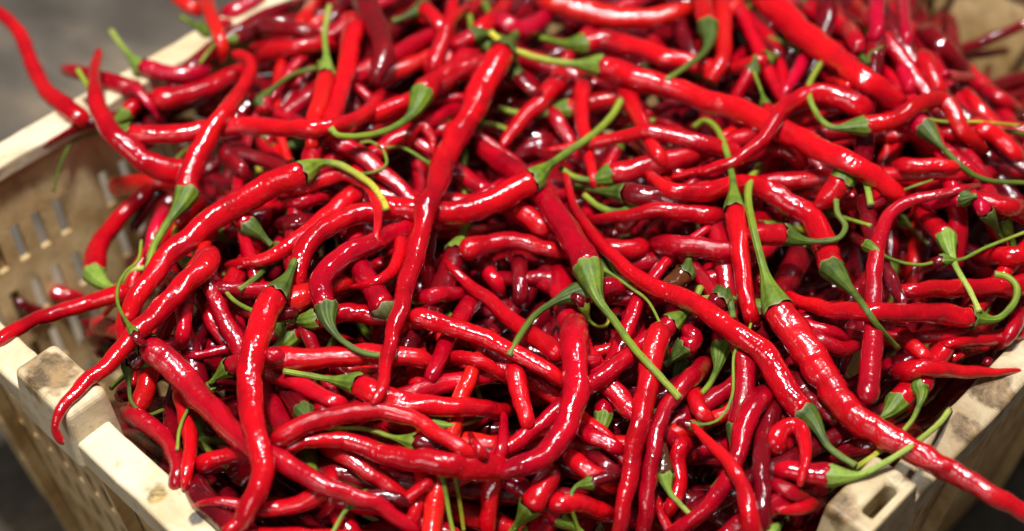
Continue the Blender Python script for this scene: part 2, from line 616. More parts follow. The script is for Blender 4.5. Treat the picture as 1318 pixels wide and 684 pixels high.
def tube(P, R, sides, relief=None, cap0=True, cap1=True):
    _, N, B = frames(P)
    th = np.linspace(0, 2 * math.pi, sides, endpoint=False)
    RR = R[:, None] * np.ones(sides)
    if relief is not None:
        RR = RR * (1 + relief(np.r_[0, np.cumsum(np.linalg.norm(np.diff(P, axis=0), axis=1))][:, None], th[None, :]))
    V = P[:, None, :] + RR[..., None] * (np.cos(th)[None, :, None] * N[:, None, :] + np.sin(th)[None, :, None] * B[:, None, :])
    n = len(P)
    verts = V.reshape(-1, 3)
    I = np.arange(n - 1)[:, None] * sides + np.arange(sides)[None, :]
    J = np.arange(n - 1)[:, None] * sides + (np.arange(sides)[None, :] + 1) % sides
    faces = np.stack([I, J, J + sides, I + sides], -1).reshape(-1, 4).tolist()
    along = np.repeat(np.linspace(0, 1, n), sides)
    ang = np.tile(th, n)
    extra = []
    if cap0:
        extra.append(P[0])
        faces += [[(k + 1) % sides, k, len(verts)] for k in range(sides)]
        along = np.r_[along, 0.0]; ang = np.r_[ang, 0.0]
    if cap1:
        c = len(verts) + len(extra)
        extra.append(P[-1])
        faces += [[(n - 1) * sides + k, (n - 1) * sides + (k + 1) % sides, c] for k in range(sides)]
        along = np.r_[along, 1.0]; ang = np.r_[ang, 0.0]
    if extra:
        verts = np.vstack([verts, extra])
    return verts, faces, along, ang


def make_relief(r, strength=1.0):
    ks = []
    gain = r.uniform(0.8, 1.7) * strength
    for _ in range(14):
        wl = r.uniform(0.0040, 0.022)
        ks.append((2 * math.pi / wl, int(r.integers(0, 5)), r.uniform(0, 6.28), r.uniform(0.005, 0.015) * gain * (0.5 + wl / 0.018),
                   2 * math.pi / r.uniform(0.02, 0.07), r.uniform(0, 6.28)))
    flat = (r.uniform(0, 6.28), r.uniform(0.03, 0.09), r.uniform(-40, 40))
    dents = [(r.uniform(0.005, 0.14), r.uniform(0, 6.28), r.uniform(0.003, 0.007), r.uniform(0.06, 0.16)) for _ in range(6)]

    def f(s, th):
        o = flat[1] * np.cos(2 * th + flat[0] + flat[2] * s)
        for k, m_, ph, a, ke, pe in ks:
            o = o + a * np.sin(k * s + m_ * th + ph) * (0.5 + 0.7 * np.sin(ke * s + pe))
        for d0, t0, wd, dp in dents:
            o = o - dp * np.exp(-((s - d0) / wd) ** 2) * np.exp(2.2 * (np.cos(th - t0) - 1))
        return o
    return f


def to_world(C, t):
    return CAM + ray(C[:, 0], C[:, 1]) * t[:, None]


def fruit_radius(n, w0, w1, tip):
    s = np.linspace(0, 1, n)
    r = 0.5 * (w0 + (w1 - w0) * (0.35 * s + 0.65 * s ** 2.2))
    r *= 1 + 0.06 * np.exp(-((s - 0.12) / 0.1) ** 2)
    return r


counts = {'made': 0}
PENDING, JOBS = [], []
STUFF = {'v': [], 'f': [], 'n': 0}


def chili(fruit, stem, w0, w1, tone='r', stone='g', label=None, sides=16, stuff=False, broken=False, squash=0.70, keep_tip=False):
    """fruit: traced line from the cap to the tip; stem: traced line outwards from the cap (or None)"""
    r = np.random.default_rng(1000 + counts['made'])
    counts['made'] += 1
    F = spline(fruit)
    seg = np.r_[0, np.cumsum(np.linalg.norm(np.diff(F, axis=0), axis=1))]
    # natural wander of the fruit
    nrm = np.c_[-np.gradient(F[:, 1]), np.gradient(F[:, 0])]
    nrm /= np.linalg.norm(nrm, axis=1)[:, None] + 1e-9
    wob = sum(r.uniform(0.3, 0.9) * np.sin(seg * 2 * math.pi / wl + r.uniform(0, 6.28)) for wl in (r.uniform(38, 60), r.uniform(70, 130)))
    F = F + nrm * (wob * 0.035 * w0)[:, None]
    RF = fruit_radius(len(F), w0, w1, 0.2)
    # rounded tip
    e = (seg[-1] - seg) / max(w1 * 0.9, 3.0)
    RF = RF * np.sqrt(np.clip(1 - (1 - np.clip(e, 0, 1)) ** 2, 0.03, 1))
    q = None
    if stem:
        S = spline([fruit[0]] + list(stem))
        ls = np.r_[0, np.cumsum(np.linalg.norm(np.diff(S, axis=0), axis=1))]
        lc = min(w0 * r.uniform(0.95, 1.45), ls[-1] * 0.8)
        q = np.clip(ls / lc, 0, 1)
        rs = w0 * 0.5 * r.uniform(0.27, 0.34)
        RS = rs + (w0 * 0.52 - rs) * (1 - q) ** 1.55 * (1 + 0.7 * q * (1 - q))
        RS = RS * (1 - 0.12 * np.clip((ls - lc) / max(ls[-1] - lc, 1), 0, 1))
        endk = np.clip((ls[-1] - ls) / 6.0, 0, 1)
        RS = RS * (1 + 0.16 * (1 - endk) * (ls > lc))
        C = np.vstack([F[::-1], S[1:]]); R = np.r_[RF[::-1], RS[1:]]
    else:
        C, R = F[::-1], RF[::-1].copy()
        e0 = seg[::-1] / (w0 * 0.5)
        if not broken:
            R = R * np.sqrt(np.clip(1 - (1 - np.clip(e0, 0, 1)) ** 2, 0.05, 1))
    t = lay(C, R, squash=squash)
    nF = len(F)
    # ends that vanish among the others sink between them
    L_ = np.linspace(0, 1, nF)                    # 0 at the tip
    if w1 > 0.55 * w0 and not keep_tip:
        t[:nF] += 0.013 * np.clip(1 - L_ / 0.22, 0, 1) ** 2
    if not stem and not broken and label is None:
        t[:nF] += 0.013 * np.clip(1 - (1 - L_) / 0.22, 0, 1) ** 2
    job = dict(C=C, R=R, t=t, nF=nF, stem=bool(stem), q=q if stem else None, r=r, tone=tone, stone=stone, label=label, sides=sides, broken=broken)
    if stuff:
        t += R.max() * t / FPX * r.uniform(-1.2, 1.6)
        PENDING.append(job)
    else:
        deposit(C, R, t, len(JOBS))
        JOBS.append(job)


def add_to_filling(job):
    n = job['nF']
    W = to_world(job['C'][:n:2], job['t'][:n:2])
    vs, fs, al, an = tube(W, job['R'][:n:2] * job['t'][:n:2] / FPX, 9)
    STUFF['v'].append(vs); STUFF['f'].extend([[i + STUFF['n'] for i in f] for f in fs]); STUFF['n'] += len(vs)


def build(job):
    C, R, t, nF, stem, q, r, tone, stone, sides, broken = (job[k] for k in ('C', 'R', 't', 'nF', 'stem', 'q', 'r', 'tone', 'stone', 'sides', 'broken'))
    W = to_world(C, t)
    RW = R * t / FPX
    Wf, Rf = W[:nF][::-1], RW[:nF][::-1].copy()
    rel = make_relief(r)
    if stem:
        Rf[0] *= 0.55
        if len(Rf) > 2:
            Rf[1] *= 0.97
    vs, fs, al, an = tube(Wf, Rf, sides, rel)
    arc_w = np.r_[0, np.cumsum(np.linalg.norm(np.diff(Wf, axis=0), axis=1))] + r.uniform(0, 5)
    root = empty('chili_pepper', Wf[0])
    tag(root, job['label'], 'chili', job.get('group'))
    org = Wf[0]
    link_mesh('fruit', vs - org, fs, FRUIT[tone], root, attrs={'along': al, 'angle': an, 'arc': np.r_[np.repeat(arc_w, sides), arc_w[0], arc_w[-1]]})
    if broken:
        # torn end: a shallow ragged bowl of pale flesh just proud of the cut
        tn = (Wf[0] - Wf[2]); tn /= np.linalg.norm(tn)
        Pb = np.array([Wf[0] + tn * 0.0006, Wf[0] + tn * 0.0009, Wf[0] + tn * 0.0005, Wf[0] - tn * 0.0004])
        rb = Rf[0]
        vb, fb, alb, anb = tube(Pb, np.array([rb * 1.0, rb * 0.84, rb * 0.6, rb * 0.2]), 14, lambda s, th: 0.10 * np.sin(5 * th + 1) + 0.05 * np.sin(9 * th), False, True)
        link_mesh('torn_end', vb - org, fb, INSIDE, root, attrs={'along': alb})
    if stem:
        Ws, Rs = W[nF - 1:], RW[nF - 1:].copy()
        ls_w = np.r_[0, np.cumsum(np.linalg.norm(np.diff(Ws, axis=0), axis=1))]
        kc = max(3, int(np.searchsorted(q, 0.999)))
        kc = min(kc, len(Ws) - 2)
        # cap: begins a little down over the shoulder of the fruit
        back = Wf[1] if len(Wf) > 1 else Wf[0]
        Pc = np.vstack([Ws[0] + (back - Ws[0]) * 0.75, Ws[:kc + 1]])
        rb = RW[nF - 2] * 1.0
        Rc = np.r_[rb * 1.035, np.minimum(Rs[:kc + 1], rb * 1.03)]
        Rc[1] = rb * 1.03
        nt_ = int(r.integers(5, 7)); ph = r.uniform(0, 6.28)
        L0 = 0.0022

        def scallop(s, th):
            return 0.035 * np.cos(nt_ * th + ph) * np.exp(-s / 0.004) + 0.025 * np.cos((nt_ + 4) * th)
        vc, fc, alc, anc = tube(Pc, Rc, 20, scallop, False, False)
        # teeth along the lower edge
        th = np.linspace(0, 2 * math.pi, 20, endpoint=False)
        dirv = back - Ws[0]; dirv = dirv / (np.linalg.norm(dirv) + 1e-9)
        vc[:20] += dirv[None, :] * (0.0007 * np.cos(nt_ * th + ph) + 0.0002 * np.sin(11 * th))[:, None]
        cap = link_mesh('cap', vc - org, fc, STEM[stone], root, attrs={'along': alc * 0.25, 'angle': anc})
        a = max(kc - 1, 0)
        Ps, Rr = Ws[a:], Rs[a:] * np.r_[0.96, np.ones(len(Ws) - a - 1)]
        vs2, fs2, al2, an2 = tube(Ps, Rr, 10, lambda s, th: 0.10 * np.cos(4 * th) + 0.05 * np.sin(700 * s + 2 * th), True, True)
        link_mesh('stem', vs2 - org, fs2, STEM[stone], root, attrs={'along': 0.25 + 0.75 * al2, 'angle': an2})
    return root


# ------------------------------------------------------------------ deep filling and half buried chilies


def inside_crate(u, v, margin=0.03):
    d = ray(u, v)
    P = CAM + d * t_at(TBASE, u, v)
    q = P - PF
    x, y = q @ AX, q @ AY
    return margin < x < LX - margin and margin < y < LY - margin and P[2] > -0.16


def random_chili(uv, stuff, stem_chance=0.62, margin=0.030, wmin=0.0080, wmax=0.0108):
    for _ in range(40):
        u, v = uv()
        t0 = t_at(T, u, v)
        sc = FPX / t0
        L = random.uniform(0.10, 0.17) * sc
        a = random.uniform(0, 2 * math.pi)
        bend = random.uniform(-0.9, 0.9) * L
        w = random.uniform(wmin, wmax) * sc
        pts, ok = [], True
        ang = a
        x, y = u - math.cos(a) * L / 2, v - math.sin(a) * L / 2 * 0.8
        for k in range(6):
            pts.append((x, y))
            if not inside_crate(x, y, margin):
                ok = False
            ang += bend / L * 0.28 + random.uniform(-0.12, 0.12)
            x += math.cos(ang) * L / 5; y += math.sin(ang) * L / 5 * 0.8
        if ok:
            break
    else:
        return None
    stem = None
    if random.random() < stem_chance and not stuff:
        ax, ay = pts[0][0] - pts[1][0], pts[0][1] - pts[1][1]
        n = math.hypot(ax, ay); ax /= n; ay /= n
        ls = random.uniform(0.018, 0.036) * sc
        k = random.uniform(-1.0, 1.0)
        stem, x, y, ang = [], pts[0][0], pts[0][1], math.atan2(ay, ax)
        for _ in range(3):
            x += math.cos(ang) * ls / 3; y += math.sin(ang) * ls / 3; ang += k * 0.6
            stem.append((x, y))
        if not all(inside_crate(x_, y_, 0.02) for x_, y_ in stem):
            stem = None
    tone = random.choice('rrcccccddo')  # weighted to darker reds: shade down in the pile put into the colour
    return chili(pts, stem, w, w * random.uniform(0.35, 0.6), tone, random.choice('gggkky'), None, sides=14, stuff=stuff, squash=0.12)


def edge_chili(near_x):
    """a chili lying along the inside of one of the two near walls"""
    L = random.uniform(0.08, 0.13)
    s0 = random.uniform(0.03, (LX if near_x else LY) - 0.03 - L)
    n = random.uniform(0.026, 0.055)
    P = []
    for k in range(6):
        a, b = s0 + L * k / 5, n + random.uniform(-0.004, 0.004)
        lx, ly = (a, b) if near_x else (b, a)
        P.append(PF + AX * lx + AY * ly + np.array([0, 0, float(heap_height(lx, ly))]))
    if random.random() < 0.5:
        P.reverse()
    P = np.array([[np.interp(t_, range(6), [q[c] for q in P]) for c in range(3)] for t_ in np.linspace(0, 5, 24)])
    P[:, 2] += random.uniform(-0.012, 0.010)
    s = np.linspace(0, 1, 24)
    w = random.uniform(0.009, 0.0118) * 0.5
    R = w * (1 - 0.5 * s ** 2) * np.sqrt(np.clip(1 - np.abs(2 * s - 1) ** 14, 0.05, 1))
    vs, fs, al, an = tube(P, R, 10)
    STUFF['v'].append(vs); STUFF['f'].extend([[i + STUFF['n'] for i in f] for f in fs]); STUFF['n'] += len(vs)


for k in range(150):
    edge_chili(k % 2 == 0)
for k in range(110):
    random_chili(lambda: (random.uniform(1100, 1560), random.uniform(-160, 260)), True, margin=0.016)
for k in range(60):
    random_chili(lambda: (random.uniform(150, 620), random.uniform(-140, 160)), True, margin=0.014)
for k in range(420):
    random_chili(lambda: (random.uniform(-250, 1640), random.uniform(-250, 1180)), True, margin=0.022)
for job in PENDING:
    deposit(job['C'], job['R'], job['t'])
    add_to_filling(job)
for k in range(34):
    random_chili(lambda: (random.uniform(1120, 1400), random.uniform(-60, 240)), False, 0.4, 0.024)
for k in range(16):
    random_chili(lambda: (random.uniform(230, 540), random.uniform(-50, 130)), False, 0.6, 0.020)
for k in range(10):
    random_chili(lambda: (random.uniform(60, 300), random.uniform(330, 460)), False, 0.5, 0.024)
for k in range(94):
    random_chili(lambda: (random.uniform(20, 1330), random.uniform(-40, 700)), False)

# ------------------------------------------------------------------ the chilies one can tell apart
# order in the pile | widths | colour | fruit from cap to tip | stem from cap outwards | stem colour | description
DATA = '''
9|38 15|r|648,66 640,78 632,92 618,120 598,157 575,200 562,232 547,275 537,315 527,355 517,390 507,422 500,456 493,490 480,523|656,54 664,44|k|long straight red chili lying steeply over the pile below the knot of green stems|the long steep chili
8.7|36 24|r|390,222 365,231 330,249 300,266 267,287 240,309 213,333 190,363 170,395 160,420|412,211 435,212 460,225 480,240 492,257 498,271|y|red chili with an arched stem turning yellow at its end|the arched yellow stem
8.5|24 7|r|360,246 400,238 440,224 470,236 483,256 487,288 485,308 497,320||g|chili whose thin tip hangs down in a hook beneath an arched yellow-green stem
9|36 12|r|272,322 262,342 233,371 200,405 167,437 140,468 110,493 87,516 74,536 72,553 82,573||g|red chili draped over the pale crate rim with its curved tip hanging outside|the chili draped over the rim
8|37 20|c|192,446 205,458 227,476 253,506 278,533 307,563 335,582 363,594 397,615 440,634 483,648 513,668 540,690|188,436 178,424|k|long glossy crimson chili running down from the rim under an upright chili|the long crimson front chili
9|36 30|r|357,378 350,388 337,415 326,450 322,485 322,510 325,546 335,580 338,610 322,650 300,690|366,365 374,350 379,336|k|bumpy upright red chili with small dark cap crossing over a crimson one|the bumpy upright chili
5.6|34 28|ox|371,391 400,378 430,366 460,362||g|short chili with a snapped end showing pale orange flesh
5|30 26|r|402,412 440,403 490,407 530,412 560,425|385,413 369,412|g|red chili with stubby green cap beside the snapped chili
6|30 22|r|528,405 563,415 607,429 660,452 700,475 745,503||g|straight red chili sloping down from the long steep chili to the pink curved one
6.5|32 26|c|420,398 412,375 418,352 440,332 473,315 523,296 560,290|424,418 440,438 470,455 511,459|k|arched crimson chili with dark cap and a stem sweeping right|the arched crimson chili
6|37 28|c|496,400 488,385 473,360 462,335 452,312|500,407 504,414|w|thick crimson chili ending in a withered grey-green cap without stem
6.6|22 7|r|518,305 514,328 503,351 480,365 450,371||g|small curled chili with its thin tip lying over a thick crimson one
8.3|36 28|r|687,231 640,257 610,268 575,275 540,272 510,268 457,278 417,295 393,318 385,345 380,374|706,214 735,193 765,172 787,150 799,130|g|long curved red chili with a slender green stem rising past it|the slender raised stem
6.8|28 14|r|466,243 430,271 397,298 363,323 330,336 289,343||g|red chili with blunt tip lying beside the arched yellow-stemmed one|the blunt tipped chili
7|34 30|r|772,85 810,97 860,113 907,129 960,146 1000,165 1050,190 1088,207 1130,230 1165,258|742,83 705,78 676,70 652,60 631,42|y|very long red chili reaching from the knot of stems towards the far rim|the very long sloping chili
6|30 24|r|750,56 777,52 820,62 860,74 913,87 940,90|730,57 700,50 668,45|g|red chili with green cap whose stem runs back to the knot of stems
6.2|26 14|c|610,45 595,52 580,62|630,44 650,50 662,58|k|*
6.9|22 14|d|666,98 680,113 700,124|664,86 662,72 659,56|k|*
6.3|36 26|o|690,-8 743,12 793,22 847,22 900,8||g|bright red chili arched along the top of the pile|the bright arched chili at the back
7.4|29 27|o|910,36 907,14 900,-20 890,-60|913,50 906,68 885,85 858,103|k|scarlet chili pointing away with round dark cap and stem hanging forward|the round dark cap
6.9|27 20|ox|914,104 925,86 931,60 931,25 928,-20||g|red chili with a torn orange end beside a round dark cap
6|26 13|r|752,95 748,140 755,180 762,225 770,252||g|upright red chili whose tip points down behind a dark cap
5.5|27 20|r|800,108 820,147 840,187 862,222||g|red chili sloping down beneath two crossing ones
6.8|26 8|r|955,199 917,188 877,177 833,170 793,178 743,187 702,195||g|slim red chili with fine point touched by a slender green stem|the slim pointed chili
7.5|31 9|r|1120,140 1091,130 1058,122 1028,127 1005,146 988,172 970,190 948,207 913,217 862,230||g|arched red chili passing under the stem of a bent one|the arched chili below a tall stem
7|30 26|r|945,268 950,295 952,328 957,357 962,390 972,425|944,240 938,205 925,170 908,156 893,164|g|upright chili with a tall stem hooked over at its end|the hooked tall stem
9|44 27|r|1000,396 1015,417 1035,446 1050,470 1068,496 1098,535 1135,559 1175,580 1215,603 1261,627 1318,660 1345,676|990,371 980,335 970,295 963,255 968,228 979,214|g|long thick red chili reaching out over the crate rim past a raised corner|the thick chili over the rim
8|42 24|c|758,348 752,335 737,310 720,281 695,250 670,228 640,205 607,180|770,385 790,412 815,447 845,480 875,513|g|thick glossy crimson chili with a large green cap and long straight stem|the large green cap
7.6|36 10|r|1036,531 1015,506 995,474 975,447 943,425 910,401 873,382 847,372 803,344 773,315 753,288 737,258 727,222|1050,548 1068,577 1101,600|k|long wavy red chili ending in a cap with thin dark stem|the long wavy chili
6.4|36 28|c|748,377 780,370 808,372|722,385 692,403 672,428 655,458|k|short crimson chili with dark green cap and a stem curving down
9|40 30|c|738,408 740,430 738,456 741,499 733,539 713,572 687,594 660,603 628,606||g|pinkish crimson chili bent like an elbow over the front chilies|the pink elbow chili
7|38 17|r|655,605 597,600 530,592 480,580 445,568 413,566 385,572 362,584||g|thick red chili lying level towards the pink elbow-shaped one|the thick level chili
7.5|30 20|r|353,570 380,553 430,537 480,529 530,540 570,562 607,584 632,598||g|smoothly arched red chili resting above a thick level one|the smoothly arched chili
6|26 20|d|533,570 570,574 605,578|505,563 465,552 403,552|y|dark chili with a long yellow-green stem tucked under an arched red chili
6.5|33 26|r|460,494 497,512 547,522 597,524 660,530|432,490 400,484 365,478|g|red chili with ribbed green cap crossed by the tip of the long steep one
5|28 20|c|340,477 373,488 410,508 450,524||g|
4.8|28 20|d|392,532 378,515 362,485|400,542|k|*
5.5|36 26|r|340,462 397,462 477,457 530,460 560,468||g|level red chili passing under the long steep chili
5|23 16|r|560,470 585,462 613,463 637,476 660,496||g|
5.2|26 20|c|614,378 590,415 570,452 548,502||g|
5.9|22 16|c|560,545 535,535 500,530|580,548 610,542 634,527|l|*
7.7|15 6|r|625,592 615,575 603,556||g|
6.9|18 9|c|640,600 647,569 650,529||g|
6.9|27 22|r|640,606 633,630 629,660 627,700||g|upright red chili below the pink elbow-shaped one
5|22 16|r|560,616 535,634 510,652||g|
4.5|20 14|d|565,600 545,590 525,588|572,625 577,655 584,690|g|*
4.5|20 14|d|585,600 600,585 620,580|588,625 593,655 597,684|y|*
6.5|28 7|r|425,626 385,648 335,656 285,645 246,653||g|chili with thin point lying on the inner edge of the pale rim
5.6|24 18|r|290,690 310,670 330,665|282,694|g|
5|22 16|d|470,640 500,640 530,650|447,656 438,668 426,690|g|*
4.6|18 9|r|425,600 428,640 417,662 404,670||g|
5.5|30 22|c|160,530 194,548 220,576 228,606 226,640||g|glossy crimson chili just inside the pale rim below the draped one
6.2|28 15|r|230,490 240,535 245,573 236,632||g|upright red chili under the long crimson one beside the pale rim
5.4|28 24|r|252,604 283,588 312,585 340,590||g|
7.8|16 10|d|270,500 290,495 310,500|247,520 232,550 228,580|g|*
5.1|20 14|d|165,470 185,455 205,445|166,493 170,519 190,534 210,528|k|*
5|26 20|d|188,462 210,450 235,440|170,475 143,500|k|*
6.3|28 24|c|294,474 330,460 370,458|281,484 270,494|g|red chili with faceted green cap behind the upright bumpy one
6.2|20 14|d|345,405 365,405 385,400|328,401 307,391 291,375 288,353|g|*
5.7|28 22|c|245,355 237,390 237,420 232,450||g|
5.2|26 22|d|410,283 380,286 352,292||g|
5|24 20|c|430,254 395,258 362,266||g|
5.8|28 18|c|322,292 300,270 280,255|336,303 350,316|k|*
7|28 22|r|165,172 190,174 220,173 270,166 330,162 397,166 440,160 473,143 494,117|147,163 130,140 115,115 100,90|g|long chili with an upturned tip lying across beneath a bent one|the chili with upturned tip
8|34 14|r|240,250 247,217 268,176 295,138 315,110 323,92 318,76 298,68|232,265 214,290 198,318 191,346|g|red chili bent over at its upper end with a stem hanging down|the bent over chili
7|38 12|r|248,226 230,222 200,214 165,190 138,165 125,130 122,95 126,62||g|curved red chili rising to a blunt upright tip at the back rim
5.6|30 26|ox|152,241 180,236 215,234 250,240||g|chili with a torn orange end pointing at the slotted wall
6|30 22|r|121,354 125,322 147,288 175,260 200,240|133,366 150,370 167,350 187,345|l|chili hanging beside the inner wall with a pale green cap at its lower end|the chili hanging by the wall
6.5|27 18|r|170,374 123,387 83,400 33,417 0,438 -30,455||g|red chili reaching out over the crate corner from under the heap|the chili over the crate corner
6.4|18 7|r|195,362 170,376 148,390 133,407||g|thin chili with fine tip just above the draped one
9.2|14 10|d|172,428 180,440 190,440|156,402 151,385 153,366 163,349 178,335 182,310|g|*
6|26 14|r|115,157 95,147 78,132 58,115 45,92 37,72 25,42 0,18 -30,-10||g|chili curving up and away outside the back rim over the floor|the chili curving outside the crate
5.5|26 18|c|185,117 150,108 110,96 78,88||g|
6|26 20|p|182,88 230,96 278,88|168,73 155,57 143,40|l|rosy chili with a faint pale stem lying on the back rim
6|30 24|r|193,128 240,123 290,101 325,86||g|thick red chili with bumpy shine behind the bent one
5.8|24 18|r|160,148 178,132 200,125|150,156 140,160|g|*
6.1|13 6|p|172,110 187,128 197,142 203,155||g|
5|14 9|d|150,168 175,165 200,170|120,172 93,183 80,207 73,228 69,246|k|chili under the heap with a long dark stem drooping down the inner wall
6|25 14|o|262,-8 270,15 280,42 287,66 283,85||g|scarlet chili standing at the end of the pale back rim|the scarlet chili on the back rim
5.8|24 18|o|222,-12 240,5 262,18|210,-20|g|
5.9|24 16|p|287,22 310,10 345,-8||g|
5.9|22 16|r|268,40 280,35 300,30|252,33 232,22|g|*
5.9|14 10|d|300,50 320,45 335,40|277,57 257,82|g|*
6|28 20|d|283,190 300,208 320,230||g|
5.3|22 10|p|215,264 200,295 187,340||g|
5.3|22 14|r|262,255 245,270 225,292||g|
6.4|25 18|o|420,96 412,130 403,160 400,200|420,72 418,42 424,8|l|chili with a thick pale green stem pointing straight up|the thick upright pale stem
6.3|31 22|r|457,25 450,67 440,110 427,152 418,190||g|upright red chili with a row of glints beside the pale-stemmed one
6.2|36 26|d|466,-12 478,22 490,50 492,75 478,117|||dark maroon chili with a long lilac streak of shine|the lilac streaked chili
6.8|30 7|r|556,100 560,80 566,62 580,27 608,0||g|horn-shaped red chili tapering up to a fine point|the horn shaped chili
7|33 28|r|543,124 556,110 575,98 605,86 635,80|530,148 503,166 470,175 437,175 425,165|g|red chili with a smooth green cap and a stem that hooks at its end|the hooked green stem
5.8|26 20|r|540,125 517,134 480,148 455,160||g|
5.6|18 8|r|527,190 529,172 543,163 556,178 557,201||g|small chili curled like a shepherd's crook
5.4|14 10|d|450,225 430,230 410,235|480,222 497,212 493,194 478,183 463,184|g|*
5.4|14 10|d|560,215 580,225 600,228|547,207 520,191 497,190|g|*
6.1|27 20|r|330,78 363,64 407,58 440,60||g|
6|20 16|c|335,133 345,135 330,145|345,120 375,97 408,87|k|*
5.9|24 18|d|330,33 370,38 412,43||g|
6.2|28 14|r|724,92 716,107 693,133 667,160 646,190||g|red chili with fine tip leaning beside the long steep one
5.2|22 16|c|708,140 733,180 745,215||g|
5.6|30 24|d|805,249 847,255 895,262|780,247 740,241|k|dark red chili with withered dark cap under a slim one
6|27 13|r|935,281 893,275 847,271 800,280 756,281||g|level red chili with a bumpy back next to the long wavy one
6.9|34 20|r|1072,347 1066,330 1058,306 1045,283 1021,265 990,247 965,239 930,242 893,249 858,243 828,222|1088,366 1105,385 1131,421 1155,448|k|wavy red chili with pointed cap and a straight stem crossing others|the pointed cap with straight stem
7.4|31 26|r|1011,303 985,303 960,299|1032,310 1058,311 1080,306 1088,291 1078,275 1076,258|k|chili with a long dark cap and a stem curled upwards
6.5|33 16|r|1251,408 1221,406 1155,402 1088,401 1038,391 1008,380|1282,411 1304,392 1309,371 1297,357 1280,353|g|straight level chili with a stem hooked back over its cap|the level chili with hooked stem
5|30 20|r|1345,366 1318,368 1221,372 1150,376||g|red chili lying level behind the one with the hooked stem
6.3|30 8|c|1117,518 1121,470 1123,430 1125,388 1126,335 1137,293 1155,268 1181,255 1221,248 1265,238||g|long crimson chili bent like a question mark with fine tip|the question mark chili
6.6|28 20|r|1218,307 1198,285 1178,266|1222,322 1232,347 1248,374 1261,402|l|small red chili with pale cap and stem hanging forward|the pale cap with hanging stem
6.4|16 12|d|1120,318 1105,310 1095,300|1150,335 1188,341 1221,328 1231,311|g|*
6.7|16 12|d|1215,335 1200,340 1185,350|1238,334 1271,318 1325,297|g|*
8|29 18|o|1111,162 1148,156 1181,137 1208,128 1228,144 1241,172 1272,196|1070,164 1049,143 1041,113 1056,82|g|bent scarlet chili with a tall curved stem rising from its cap|the bent scarlet chili
7|39 30|r|972,-20 990,0 1028,38 1065,67 1098,93 1131,114 1168,138||g|thick straight red chili sloping down under the bent scarlet one|the thick straight far chili
6.7|14 10|d|1180,150 1165,150 1150,155|1215,157 1255,157 1313,162|y|*
7.2|28 24|p|1192,166 1172,150 1150,140|1215,192 1245,220 1275,233 1330,236|k|rosy chili with a stout dark cap tapering into a long stem|the stout cap with long stem
6.9|36 30|r|1086,232 1070,250 1052,268|1086,214 1100,214 1113,230 1121,265|g|stubby chili with dark cap and a pale stem bent forward
5.5|18 14|d|1056,275 1045,270 1030,268|1070,276 1090,282 1121,291|g|*
5.8|14 10|d|1140,255 1130,262 1115,268|1160,246 1201,231|g|*
5.2|24 10|r|1330,425 1271,436 1230,442 1195,446||g|
5.3|15 6|r|1220,462 1245,454 1275,447||g|
5.6|12 9|d|1275,462 1270,470 1262,475|1266,440 1260,424 1270,422|w|*
7|29 6|r|1148,481 1175,476 1195,474 1238,479 1278,479 1316,477||g|red chili with a fine wrinkled point resting on the far rim|the fine wrinkled point on the rim
6|26 20|c|1183,499 1192,492 1200,480|1186,512 1176,538 1161,557|g|chili seen end on with a round dark cap near the rim
9.6|28 11|r|1000,585 1002,560 1018,548 1033,556 1036,589 1029,628||g|short chili folded double with its tip pointing down
9.5|33 28|c|1071,613 1038,608 995,603|1105,612 1135,598 1175,573 1208,546 1222,528|l|chili with pale green cap whose stem lies over the thick one on the rim|the pale stem over the rim
6|20 10|r|1060,640 1030,655 998,656||g|
5.8|24 18|c|990,622 1015,633 1050,645||g|
5|24 18|d|990,690 980,705 965,720|1000,678 1013,668|l|*
7|30 26|d|1018,474 1035,500 1055,525 1085,548||g|
7.5|33 22|r|850,418 844,440 838,470 833,499 821,556 811,606 803,656 793,700||g|upright red chili with a line of glints running down the front of the heap|the glinting upright chili
7|27 22|c|912,465 895,482 877,500 855,529 842,573 835,623 827,700||g|crimson chili leaning beside an upright glinting one
6.5|34 22|c|988,500 975,518 960,540 948,589 927,632 900,663 855,692||g|thick crimson chili curving down and away below the wavy one|the thick curving crimson chili
7.1|32 9|r|970,700 962,650 955,625 940,599 912,570 889,545||g|red chili with a fine tip pointing up across a thick crimson one|the tip pointing up
6|27 24|r|897,566 882,570 873,585 874,605 872,632 855,668||g|
6.1|25 18|b|856,614 852,590 849,565|862,634 876,650 890,664|l|brownish half ripe chili with a fresh green cap
5.4|24 18|c|745,550 775,567 805,586||g|
5.5|29 22|r|728,586 760,607 797,632||g|
5.2|22 16|d|755,584 780,598 802,616||g|
5.3|32 26|r|705,645 753,650 792,664||g|
5.6|18 14|d|760,622 780,615 800,612|740,628 735,650 747,690|g|*
6.6|36 30|r|683,652 697,630 712,598|672,668 655,690|g|red chili with ribbed dark cap below the pink elbow-shaped one|the ribbed dark cap
6.2|12 9|d|720,505 735,510 745,520|706,494 698,505 690,498|y|*
5.6|30 18|r|660,465 664,490 673,523 684,560||g|
5.8|14 10|d|745,520 735,525 725,520|762,512 793,489 830,483|g|*
5.8|14 10|d|750,524 740,530 730,528|775,522 800,519 824,497|g|*
6.9|13 9|d|893,548 880,545 870,545|915,545 930,535 943,506 945,456 962,430 970,402|g|*
5.6|27 22|r|890,495 900,528 920,545||g|
5.8|27 22|d|1003,510 985,550 980,610 985,700||g|dark maroon chili standing beside the thick crimson one
6|30 20|r|590,324 615,317 660,311 693,317 735,326||g|level red chili starting under the long steep one
5.9|30 27|r|833,319 800,321 765,318||g|blunt ended chili lying level behind the long wavy one
5.6|31 26|c|838,318 875,316 940,325 985,330||g|
